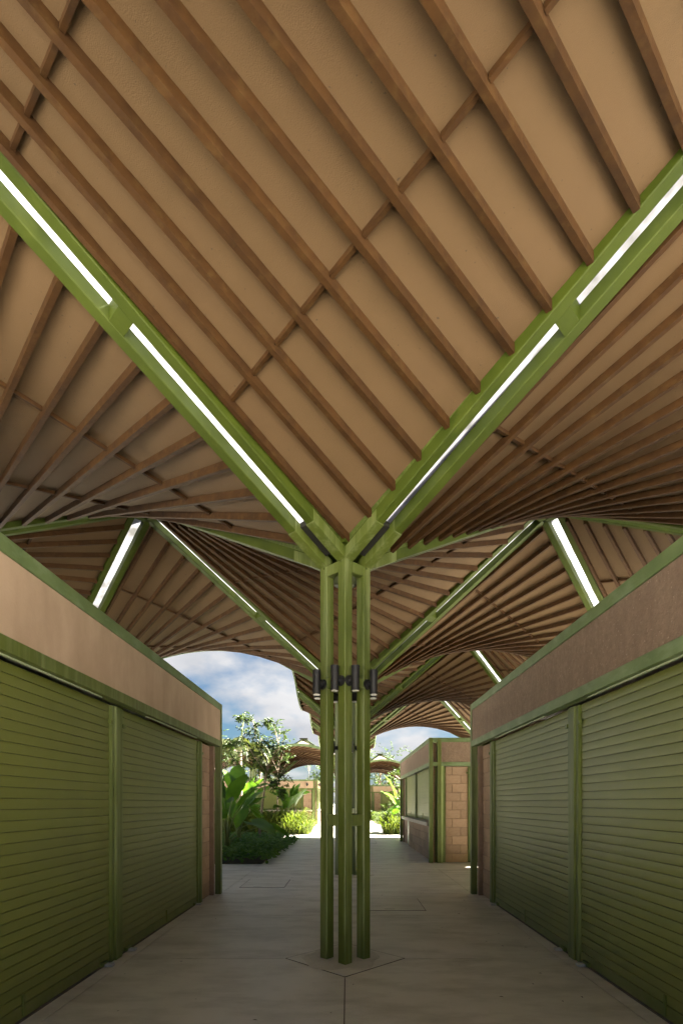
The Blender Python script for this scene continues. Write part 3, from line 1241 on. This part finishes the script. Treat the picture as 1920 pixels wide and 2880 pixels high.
        if lights and style == 'door':
            m = MB()
            c_ = (a0 + a1) / 2
            bx(m, c_ - .95, c_ + .95, -0.065, -0.045, 2.358, 2.369)
            m.build('light_bar', 'pale', t)
    # threshold rail
    if style == 'door':
        m = MB()
        bx(m, s0 + .72, s1 - .72, -0.2, -0.145, 0.0005, 0.0085)
        m.build('floor_rail', 'joint', t)


def wall_blocks(t, P, rot, a0, a1, z0, z1, b, detail, tag_='block'):
    """running-bond blocks on a mortar backing, face at depth b"""
    if a1 - a0 < 0.02:
        return
    m = MB()
    p = [P(a0, b - 0.011), P(a1, b - 0.011), P(a1, b - 0.11), P(a0, b - 0.11)]
    ar = sum(p[k][0] * p[(k + 1) % 4][1] - p[(k + 1) % 4][0] * p[k][1] for k in range(4))
    if ar < 0:
        p = p[::-1]
    m.hexa([(x, y, z0) for x, y in p] + [(x, y, z1) for x, y in p])
    w = m.build('block_wall' if tag_ == 'block' else 'upper_block_wall', 'mortar', t)
    ph = 2.37 / 11
    nrow = max(1, round((z1 - z0) / ph))
    ph = (z1 - z0) / nrow
    bl = 0.42
    jn = MB()
    for r_ in range(nrow):
        a = a0 - (bl / 2 if r_ % 2 else 0) + (0.16 if a1 - a0 < .6 else 0.0)
        while a > a0 + 1e-4:
            a -= bl
        while a < a1 - 0.02:
            x0 = max(a, a0)
            x1 = min(a + bl, a1)
            a += bl
            if x1 - x0 < 0.035:
                continue
            wd = round(x1 - x0 - 0.009, 3)
            c = P((x0 + x1) / 2, b)
            sd = random.randrange(4)
            if detail:
                place('block', block_mesh(wd, round(ph - 0.009, 4), sd), w, (c[0], c[1], z0 + r_ * ph + .0045), (0, 0, rot))
            else:
                me = block_mesh(wd, round(ph - 0.009, 4), sd)
                R_ = Matrix.Rotation(rot, 4, 'Z')
                b_ = len(jn.v)
                for v in me.vertices:
                    q = R_ @ v.co
                    jn.v.append((q.x + c[0], q.y + c[1], q.z + z0 + r_ * ph + .0045))
                jn.f += [tuple(b_ + i for i in f.vertices) for f in me.polygons]
    if jn.f:
        jn.build('blocks', 'block', w)['kind'] = 'stuff'


def kiosk(cx, cy, label, detail_sides, stucco, styles=None):
    """detail_sides: dict side -> (block detail, slat detail). sides: W E S N (S faces -y)"""
    t = thing('market_stall', (cx, cy, 0), label, 'market stall', 'square green-shuttered market stalls')
    hx, hy = 3.99, 3.75
    styles = styles or {}
    for (px, py) in ((-1, -1), (1, -1), (1, 1), (-1, 1)):
        m = MB()
        x0 = cx + px * hx
        y0 = cy + py * hy
        m.box(x0, x0 - px * W, y0, y0 - py * W, 0, 3.06)
        m.build('corner_post', 'green', t, bevel=0.005)
    defs = {
        'S': ((cx - hx, cy - hy), (1, 0), (0, -1), 2 * hx, 0.2),
        'N': ((cx + hx, cy + hy), (-1, 0), (0, 1), 2 * hx, 0.2),
        'W': ((cx - hx, cy + hy), (0, -1), (-1, 0), 2 * hy, 0.0),
        'E': ((cx + hx, cy - hy), (0, 1), (1, 0), 2 * hy, 0.0),
    }
    for k, (O, ux, n, L_, ins) in defs.items():
        d = detail_sides.get(k, (0, 0))
        side(t, O, ux, n, L_, styles.get(k, 'door'), d[0], d[1], stucco.get(k, 'stucco'), ins)
    m = MB()
    m.box(cx - hx + .12, cx + hx - .12, cy - hy + .12, cy + hy - .12, 2.80, 2.88)
    m.build('flat_roof', 'bounce_white', t)  # unseen slab, added to block light and whitened to throw sun upwards
    return t


kiosk(-6, 0, 'large market stall on the left with two closed green shutters nearest the camera', {'E': (1, 1)}, {})
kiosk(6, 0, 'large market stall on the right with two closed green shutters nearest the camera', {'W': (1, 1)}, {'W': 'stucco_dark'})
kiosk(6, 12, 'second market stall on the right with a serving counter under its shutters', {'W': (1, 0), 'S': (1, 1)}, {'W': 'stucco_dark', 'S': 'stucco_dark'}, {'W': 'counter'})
kiosk(-6, 36, 'sunlit market stall behind the left garden plants', {'S': (1, 0), 'E': (0, 0)}, {}, {'S': 'counter', 'E': 'counter'})
kiosk(6, 48, 'most distant market stall behind the right garden', {'S': (0, 0)}, {}, {'S': 'door'})

# small lamps on the far stall's fascia, box on its roof
for (x, y, nx_, ny_, lab) in ((-2.72, 32.25, 0, -1, 'tiny black wall lamp on the fascia of the stall behind the left garden'),
                              (-2.01, 32.9, 1, 0, 'tiny black wall lamp round the corner of the stall behind the left garden')):
    m = MB()
    m.tube([(x, y, 2.72), (x + nx_ * .05, y + ny_ * .05, 2.72)], 0.07, 12)
    m.tube([(x + nx_ * .1, y + ny_ * .1, 2.60), (x + nx_ * .1, y + ny_ * .1, 2.84)], 0.04, 10)
    tag(m.build('wall_lamp', 'black'), lab, 'lamp', 'lamps on the far stall')
t = thing('roof_box', (-2.65, 33.0, 3.06), 'slim white box on a thin pole above the far left stall', 'antenna box')
MB().tube([(-2.65, 33.0, 2.88), (-2.65, 33.0, 3.75)], 0.018, 8).build('pole', 'grey', t)
MB().box(-2.73, -2.57, 32.94, 33.02, 3.68, 4.05).build('housing', 'grey', t, bevel=0.01)

# ------------------------------------------------------------------ plants


def leaf_mesh(L_, Wd, mat, droop=0.35, fold=0.25, wav=0.03, heart=0.22, n=8, seed=0):
    """broad leaf along +y from origin, surface up +z"""
    rr = random.Random(seed)
    m = MB()
    K_ = 3
    rows = []
    for i in range(n + 1):
        s_ = i / n
        wdt = Wd * (math.sin(math.pi * min(1, (s_ * 0.93 + 0.07)) ** 0.8)) ** 0.75 * (1 - 0.25 * s_) if s_ < 1 else 0.004
        yy = s_ * L_
        zz = -droop * L_ * s_ ** 2 + 0.12 * L_ * s_
        row = []
        for j in range(-K_, K_ + 1):
            u = j / K_
            back = -heart * L_ * abs(u) ** 1.5 * (1 - s_) ** 3
            row.append((u * wdt / 2, yy + back, zz + fold * abs(u) * wdt / 2 + wav * math.sin(s_ * 14 + u * 2 + seed) * abs(u)))
        rows.append(row)
    w = 2 * K_ + 1
    for row in rows:
        m.v += row
    for i in range(n):
        for j in range(w - 1):
            a = i * w + j
            m.f.append((a, a + 1, a + w + 1, a + w))
    return m.mesh('leaf', mat, smooth=True)


EAR = [leaf_mesh(0.78, 0.52, 'ear', 0.3, 0.22, 0.02, seed=k) for k in range(3)] + [leaf_mesh(0.62, 0.40, 'ear', 0.15, 0.4, 0.02, seed=k + 5) for k in range(2)]


def ear_plant(x, y, label, leaves, group='big-leaved elephant ear plants'):
    """leaves: list of (az deg, reach, height, pitch deg, scale, meshindex)"""
    t = thing('elephant_ear_plant', (x, y, 0), label, 'plant', group)
    for (az, reach, hgt, pitch, sc, mi) in leaves:
        a = math.radians(az)
        d = Vector((math.cos(a), math.sin(a), 0))
        top = Vector((x, y, 0)) + d * reach + Vector((0, 0, hgt))
        b0 = Vector((x, y, 0)) + d * 0.06
        pts = [b0 + (top - b0) * s_ + Vector((0, 0, 0.18 * hgt * math.sin(math.pi * s_) * .6)) - d * (reach * .35 * math.sin(math.pi * s_)) for s_ in (0, .25, .5, .75, 1)]
        st = MB()
        st.tube(pts, [0.026, 0.02, 0.016, 0.013, 0.010], 6)
        st.build('stalk', 'stem', t, smooth=True)
        o = place('leaf', EAR[mi % 5], t, top)
        yaw = a - math.pi / 2 + random.uniform(-.3, .3)
        o.rotation_euler = Matrix.Rotation(yaw, 3, 'Z').to_4x4().to_euler()
        Rm = Matrix.Rotation(yaw, 3, 'Z') @ Matrix.Rotation(math.radians(pitch), 3, 'X') @ Matrix.Rotation(random.uniform(-.35, .35), 3, 'Y')
        o.rotation_euler = Rm.to_euler()
        o.scale = (sc, sc, sc)
    return t


def rand_leaves(n, hmin, hmax, rmax, seed, smin=.8, smax=1.2, face=None):
    rr = random.Random(seed)
    out = []
    for k in range(n):
        az = (k * 137.5 + rr.uniform(-25, 25)) % 360 if face is None else face + rr.uniform(-110, 110)
        h = rr.uniform(hmin, hmax)
        out.append((az, rr.uniform(.25, 1) * rmax * (1.25 - .5 * h / hmax), h, rr.uniform(-50, 62) if h < hmax * .75 else rr.uniform(15, 78), rr.uniform(smin, smax), rr.randrange(5)))
    return out


ear_plant(-3.2, 9.5, 'nearest elephant ear plant with tall dark leaves beside the left stall corner',
          rand_leaves(8, 1.0, 1.75, 0.5, 11, 0.9, 1.15) + [(-20, 0.75, 0.95, -12, 1.1, 0), (12, .95, 0.85, -14, 1.05, 1), (35, .45, 1.35, 55, 1.1, 3), (150, .3, 1.7, 70, 1.15, 0)])
ear_plant(-3.35, 11.9, 'elephant ear plant with upright bright leaves left of the slender tree', rand_leaves(12, 1.2, 2.2, 0.65, 12, 0.95, 1.2))
ear_plant(-3.1, 22.6, 'low elephant ear plant behind the yellow grass, right of the slender tree', rand_leaves(14, 1.15, 1.95, 0.85, 14, 1.0, 1.3))
ear_plant(-4.9, 21.8, 'elephant ear plant behind the slender tree trunk', rand_leaves(13, 1.2, 2.2, 0.8, 15, 1.0, 1.3))
ear_plant(2.85, 22.2, 'elephant ear plant with bright paddle leaves in the right garden', rand_leaves(11, 1.0, 1.85, 0.85, 16, 1.1, 1.5))
ear_plant(4.2, 24.5, 'elephant ear plant deeper in the right garden bed', rand_leaves(8, 0.9, 1.9, 0.8, 18))


def blades(mb, x0, x1, y0, y1, n, hmin, hmax, seed, lean=0.6, wd=0.02, inside_f=None):
    rr = random.Random(seed)
    for _ in range(n):
        x = rr.uniform(x0, x1)
        y = rr.uniform(y0, y1)
        if inside_f and not inside_f(x, y):
            continue
        ed = min(1.0, (y - y0) / .9 + .25, (x1 - x) / .8 + .3)
        h = rr.uniform(hmin, hmax) * (.35 + .65 * ed) * (.8 + .45 * noise.noise(Vector((x * 1.7, y * 1.7, seed))))
        a = rr.uniform(0, 2 * math.pi)
        d = Vector((math.cos(a), math.sin(a), 0))
        s_ = Vector((-d.y, d.x, 0)) * wd
        p0 = Vector((x, y, 0))
        ln = lean * h * rr.uniform(.4, 1)
        p1 = p0 + Vector((0, 0, h * .6)) + d * ln * .35
        p2 = p0 + Vector((0, 0, h)) + d * ln
        p3 = p2 + d * ln * .35 - Vector((0, 0, h * .12))
        b = len(mb.v)
        for p, k in ((p0, .5), (p1, 1), (p2, .8)):
            mb.v += [tuple(p - s_ * k), tuple(p + s_ * k)]
        mb.v.append(tuple(p3))
        mb.f += [(b, b + 1, b + 3, b + 2), (b + 2, b + 3, b + 5, b + 4), (b + 4, b + 5, b + 6)]


def leaf_cloud(mb, fn, n, size, seed, droop=0.3, aspect=0.45):
    rr = random.Random(seed)
    k = 0
    while k < n:
        p = fn(rr)
        if p is None:
            continue
        k += 1
        a = rr.uniform(0, 2 * math.pi)
        el = rr.uniform(-.9, .5) - droop
        d = Vector((math.cos(a) * math.cos(el), math.sin(a) * math.cos(el), math.sin(el)))
        s_ = d.cross(Vector((rr.uniform(-.5, .5), rr.uniform(-.5, .5), 1))).normalized()
        L_ = size * rr.uniform(.6, 1.3)
        w = L_ * aspect / 2
        up = s_.cross(d).normalized() * L_ * 0.08
        b = len(mb.v)
        mb.v += [tuple(p), tuple(p + d * L_ * .45 + s_ * w - up), tuple(p + d * L_), tuple(p + d * L_ * .45 - s_ * w - up), tuple(p + d * L_ * .5 + up)]
        mb.f += [(b, b + 1, b + 4), (b + 1, b + 2, b + 4), (b + 2, b + 3, b + 4), (b + 3, b, b + 4)]


m = MB()
blades(m, -5.3, -1.75, 20.2, 22.6, 4300, 0.5, 1.3, 21, 1.0, 0.017)
blades(m, -9.5, -4.5, 20.3, 23.5, 2600, 0.5, 1.1, 22, 0.7, 0.018)
tag(m.build('ornamental_grass', 'grass'), 'mass of sunlit yellow-green strappy grass at the edge of the second left garden bed', 'ornamental grass', kind='stuff')
m = MB()
blades(m, 1.75, 4.5, 20.2, 22.2, 2600, 0.45, 1.2, 23, 1.0, 0.017)
tag(m.build('ornamental_grass', 'grass'), 'clump of bright strappy grass at the corner of the right garden bed', 'ornamental grass', kind='stuff')
m = MB()


def gc(rr):
    x = rr.uniform(-9.6, -1.85)
    y = rr.uniform(7.95, 15.9)
    h = 0.2 + 0.28 * (0.5 + 0.5 * noise.noise(Vector((x * 1.1, y * 1.1, 0)))) + 0.08 * noise.noise(Vector((x * 4, y * 4, 3)))
    ed = min(1, (x + 0) / -1.0 - 1.75, (y - 7.85) * 2.0)
    h *= 0.45 + 0.55 * max(0, min(1, ed * 1.6))
    return Vector((x, y, rr.uniform(0.35, 1) * h + 0.03))


leaf_cloud(m, gc, 20000, 0.125, 31, 0.0, 0.6)
tag(m.build('ground_cover', 'cover'), 'low dark green ground cover filling the near left garden bed', 'ground cover', kind='stuff')
m = MB()


def gc2(rr):
    x = rr.uniform(-9.6, -2.2)
    y = rr.uniform(23, 31.6)
    return Vector((x, y, rr.uniform(0.05, .45 + .4 * noise.noise(Vector((x, y, 0))))))


def gc3(rr):
    x = rr.uniform(1.95, 9.6)
    y = rr.uniform(32.2, 43)
    return Vector((x, y, rr.uniform(0.05, .8 + .5 * noise.noise(Vector((x * .8, y * .8, 5))))))


def gc4(rr):
    x = rr.uniform(2.3, 9.6)
    y = rr.uniform(22.5, 27.8)
    return Vector((x, y, rr.uniform(0.05, .7 + .5 * noise.noise(Vector((x * .8, y * .8, 9))))))


leaf_cloud(m, gc2, 9000, 0.16, 32, 0.1, 0.5)
leaf_cloud(m, gc3, 9000, 0.16, 33, 0.1, 0.5)
leaf_cloud(m, gc4, 4500, 0.14, 34, 0.1, 0.5)
tag(m.build('garden_undergrowth', 'shrub'), 'mixed leafy undergrowth filling the far garden beds', 'undergrowth', kind='stuff')


def clump_fn(cs):
    def f(rr):
        c, r, fl = rr.choice(cs)
        v = Vector((rr.gauss(0, 1), rr.gauss(0, 1), rr.gauss(0, 1)))
        v = v.normalized() * (rr.random() ** 0.45)
        return c + Vector((v.x * r, v.y * r, v.z * r * fl))
    return f


# slender young tree
t = thing('young_tree', (-2.75, 13.4, 0), 'slender young tree with a pale leaning trunk and drooping leaves in the left garden', 'tree')
tb = MB()
B = Vector((-2.98, 13.4, 0))
trunk = [B, B + Vector((.06, 0, .7)), B + Vector((.14, 0, 1.5)), B + Vector((.2, 0, 1.9)), B + Vector((.26, 0, 2.5)), B + Vector((.33, .05, 2.75)), B + Vector((.16, .05, 3.1))]
tb.tube(trunk, [.05, .045, .038, .034, .027, .022, .012], 8)
tb.build('trunk', 'bark', t, smooth=True)
ends = [((.2, 0, 1.9), (-.55, .1, 2.5), (-1.0, .2, 2.95)), ((.33, .05, 2.75), (.55, 0, 3.1), (.6, .1, 3.5)), ((.26, 0, 2.5), (-.1, -.2, 3.0), (-.5, -.2, 3.7)),
        ((.16, .05, 3.1), (-.1, .1, 3.6), (-.15, 0, 4.0)), ((.33, .05, 2.75), (.75, -.2, 2.7), (.95, -.1, 2.45))]
for e in ends:
    MB().tube([B + Vector(p) for p in e], [.018, .013, .006], 6).build('branch', 'bark', t, smooth=True)
cs = [(B + Vector(c), r, f) for c, r, f in (((-1.0, .1, 2.95), .25, 1.2), ((-.75, 0, 2.45), .22, 1.6), ((-.5, -.1, 3.65), .28, 1.3), ((-.15, 0, 4.1), .26, 1.2), ((-.35, 0, 3.2), .2, 1.8),
      ((.12, 0, 3.6), .27, 1.5), ((.05, 0, 3.0), .2, 2.0), ((.3, .1, 2.6), .2, 1.8), ((.62, .1, 3.25), .22, 1.4), ((.85, -.1, 2.45), .24, 1.3), ((.72, 0, 1.85), .2, 1.6),
      ((.5, 0, 2.15), .12, 1.4), ((-1.15, .1, 2.3), .2, 1.5), ((-.6, .1, 4.35), .2, .9), ((-1.1, 0, 1.7), .2, 1.4), ((-.95, 0, 3.5), .2, 1.2), ((.35, 0, 4.2), .16, 1.0))]
m = MB()
YOUNG = (t, cs)


def palm(x, y, ztop, spear, nf, fl, label, seed, droop=1.0, group=None):
    rr = random.Random(seed)
    t = thing('palm_tree', (x, y, 0), label, 'palm', group)
    MB().tube([(x, y, 0), (x + .04, y, ztop * .5), (x + .02, y, ztop)], [.09, .07, .06], 8).build('trunk', 'bark', t, smooth=True)
    if spear:
        MB().tube([(x + .02, y, ztop), (x + .1, y, ztop + spear * .6), (x + .22, y, ztop + spear)], [.045, .03, .018], 6).build('new_spear', 'stem', t, smooth=True)
    for k in range(nf):
        az = k * 2.4 + rr.uniform(-.3, .3)
        el = rr.uniform(.5, 1.25)
        d = Vector((math.cos(az), math.sin(az), 0))
        pts = []
        p = Vector((x, y, ztop))
        L_ = fl * rr.uniform(.8, 1.1)
        n = 10
        for i in range(n + 1):
            pts.append(p.copy())
            e = el - droop * 2.0 * (i / n) ** 1.1
            p = p + (d * math.cos(e) + Vector((0, 0, math.sin(e)))) * L_ / n
        m = MB()
        m.tube(pts, [.018 * (1 - .85 * i / n) for i in range(n + 1)], 4)
        sd = Vector((-d.y, d.x, 0))
        for i in range(8, 5 * n):
            s_ = i / (5 * n)
            j = int(s_ * n)
            f = s_ * n - j
            q = pts[j].lerp(pts[min(j + 1, n)], f)
            tg = (pts[min(j + 1, n)] - pts[j]).normalized()
            ll = fl * .28 * math.sin(math.pi * (.15 + .8 * s_))
            for sg in (-1, 1):
                dr = (sd * sg * .8 + tg * .65 + Vector((0, 0, -.45 + rr.uniform(-.15, .15)))).normalized()
                w = tg * .019
                b = len(m.v)
                m.v += [tuple(q - w), tuple(q + w), tuple(q + dr * ll * .6 + w - Vector((0, 0, .01))), tuple(q + dr * ll - Vector((0, 0, ll * .2)))]
                m.f.append((b, b + 1, b + 2, b + 3))
        m.build('frond', 'frond', t)
    return t


palm(-5.0, 20.6, 3.9, 1.75, 13, 2.1, 'palm with a tall bare new spear rising above the garden beside the left stall', 51, 1.1)
palm(6.6, 32.5, 5.0, 0, 9, 2.0, 'palm behind the counter stall with only its frond tips showing', 52, .8)


def twig_leaves(mb, cls, per, ll, seed, droop=.5, aspect=.4, tw=None):
    rr = random.Random(seed)
    for c, r, fl in cls:
        for k in range(per):
            d = Vector((rr.gauss(0, 1), rr.gauss(0, 1), rr.gauss(0.1, .8))).normalized()
            L_ = r * rr.uniform(.7, 1.9)
            n = 9
            p = c.copy()
            pts = [p.copy()]
            for i in range(n):
                d2 = (d + Vector((0, 0, -droop * 1.4 * (i / n)))).normalized()
                p = p + Vector((d2.x, d2.y, d2.z * fl)) * L_ / n
                pts.append(p.copy())
                if i < 2:
                    continue
                for q in range(2):
                    a = rr.uniform(0, 2 * math.pi)
                    ld = (d2 * .5 + Vector((math.cos(a), math.sin(a), rr.uniform(-1.1, .3) * (droop + .4)))).normalized()
                    s_ = ld.cross(Vector((rr.uniform(-.5, .5), rr.uniform(-.5, .5), 1))).normalized()
                    le = ll * rr.uniform(.6, 1.25)
                    w = le * aspect / 2
                    up = s_.cross(ld).normalized() * le * .08
                    b = len(mb.v)
                    mb.v += [tuple(p), tuple(p + ld * le * .45 + s_ * w - up), tuple(p + ld * le), tuple(p + ld * le * .45 - s_ * w - up), tuple(p + ld * le * .5 + up)]
                    mb.f += [(b, b + 1, b + 4), (b + 1, b + 2, b + 4), (b + 2, b + 3, b + 4), (b + 3, b, b + 4)]
            if tw is not None:
                tw.tube([pts[0], pts[n // 2], pts[-1]], [.006, .004, .002], 3, caps=False)


def simple_tree(x, y, h, cr, label, seed, n, size, mat='tree', ncl=9, base=0.45, group=None, trunk=0.06):
    rr = random.Random(seed)
    t = thing('garden_tree', (x, y, 0), label, 'tree', group)
    tp = [Vector((x, y, 0)), Vector((x + rr.uniform(-.1, .1), y, h * .35)), Vector((x + rr.uniform(-.2, .2), y, h * .7)), Vector((x + rr.uniform(-.2, .2), y, h * .93))]
    MB().tube(tp, [trunk, trunk * .8, trunk * .5, trunk * .2], 7).build('trunk', 'bark', t, smooth=True)
    cl = []
    br = MB()
    for k in range(ncl):
        a = k * 2.4
        zz = h * (base + (1 - base) * (k + .5) / ncl)
        rad = cr * (1 - .55 * k / ncl) * rr.uniform(.45, 1)
        c = Vector((x + math.cos(a) * rad, y + math.sin(a) * rad, zz))
        cl.append((c, cr * rr.uniform(.3, .48), rr.uniform(.55, .9)))
        br.tube([tp[0].lerp(tp[3], min(.95, zz / h * .8)), c], [trunk * .35, trunk * .12], 5)
    br.build('branches', 'bark', t)
    m = MB()
    twig_leaves(m, cl, max(5, int(n / ncl / 14)), size, seed + 1, .25, .45)
    m.build('crown', mat, t)


tw = MB()
twig_leaves(m, YOUNG[1], 13, 0.14, 41, .75, .34, tw)
m.build('crown', 'tree', YOUNG[0])
tw.build('twigs', 'bark', YOUNG[0])
simple_tree(-3.75, 24.5, 5.9, 0.9, 'thin tall tree with sparse round leaf tufts against the sky, left of the far arch', 61, 900, 0.17, 'tree', 8, .62, trunk=.05)
simple_tree(2.75, 26.6, 3.4, 0.75, 'bright leafy young tree in the right garden beside the counter stall', 62, 1300, 0.17, 'shrub', 9, .25, trunk=.04)
BT = [(4, 62, 7.5, 3.0, 'round leafy tree behind the most distant right stall'), (10, 64, 8, 3.4, 'broad tree at the right behind the most distant stall'),
      (-2.5, 62, 7.0, 2.8, 'tree seen through the far end of the walkway'), (-9, 52, 7.5, 3.2, 'leafy tree behind the distant left canopy'),
      (-15, 50, 8, 3.5, 'tree beyond the left end of the distant left canopy'), (-22, 44, 8, 3.6, 'broad tree far left beyond the gardens')]
for k, (x, y, h, cr, lab) in enumerate(BT):
    simple_tree(x, y, h, cr, lab, 70 + k, 2600, 0.34, 'tree', 14, .25, 'trees beyond the market', trunk=.14)

# dry leaves and grit scattered on the paving
m = MB()
rr = random.Random(5)
for _ in range(230):
    x = rr.uniform(-2, 2)
    y = rr.uniform(-3.2, 15)
    if abs(x) > 1.4 or rr.random() < .4:
        s_ = rr.uniform(.008, .022)
        a = rr.uniform(0, 6.28)
        c, d = math.cos(a) * s_, math.sin(a) * s_
        z = 0.006
        m.quad((x - c, y - d, z), (x + d * .4, y - c * .4, z + .004), (x + c, y + d, z), (x - d * .4, y + c * .4, z + .003))
m.build('leaf_litter', 'joint')
tag(bpy.data.objects['leaf_litter'], 'tiny dark bits of dry leaf scattered on the concrete walkway', 'leaf litter', kind='stuff')
print('objects', len(S.objects))
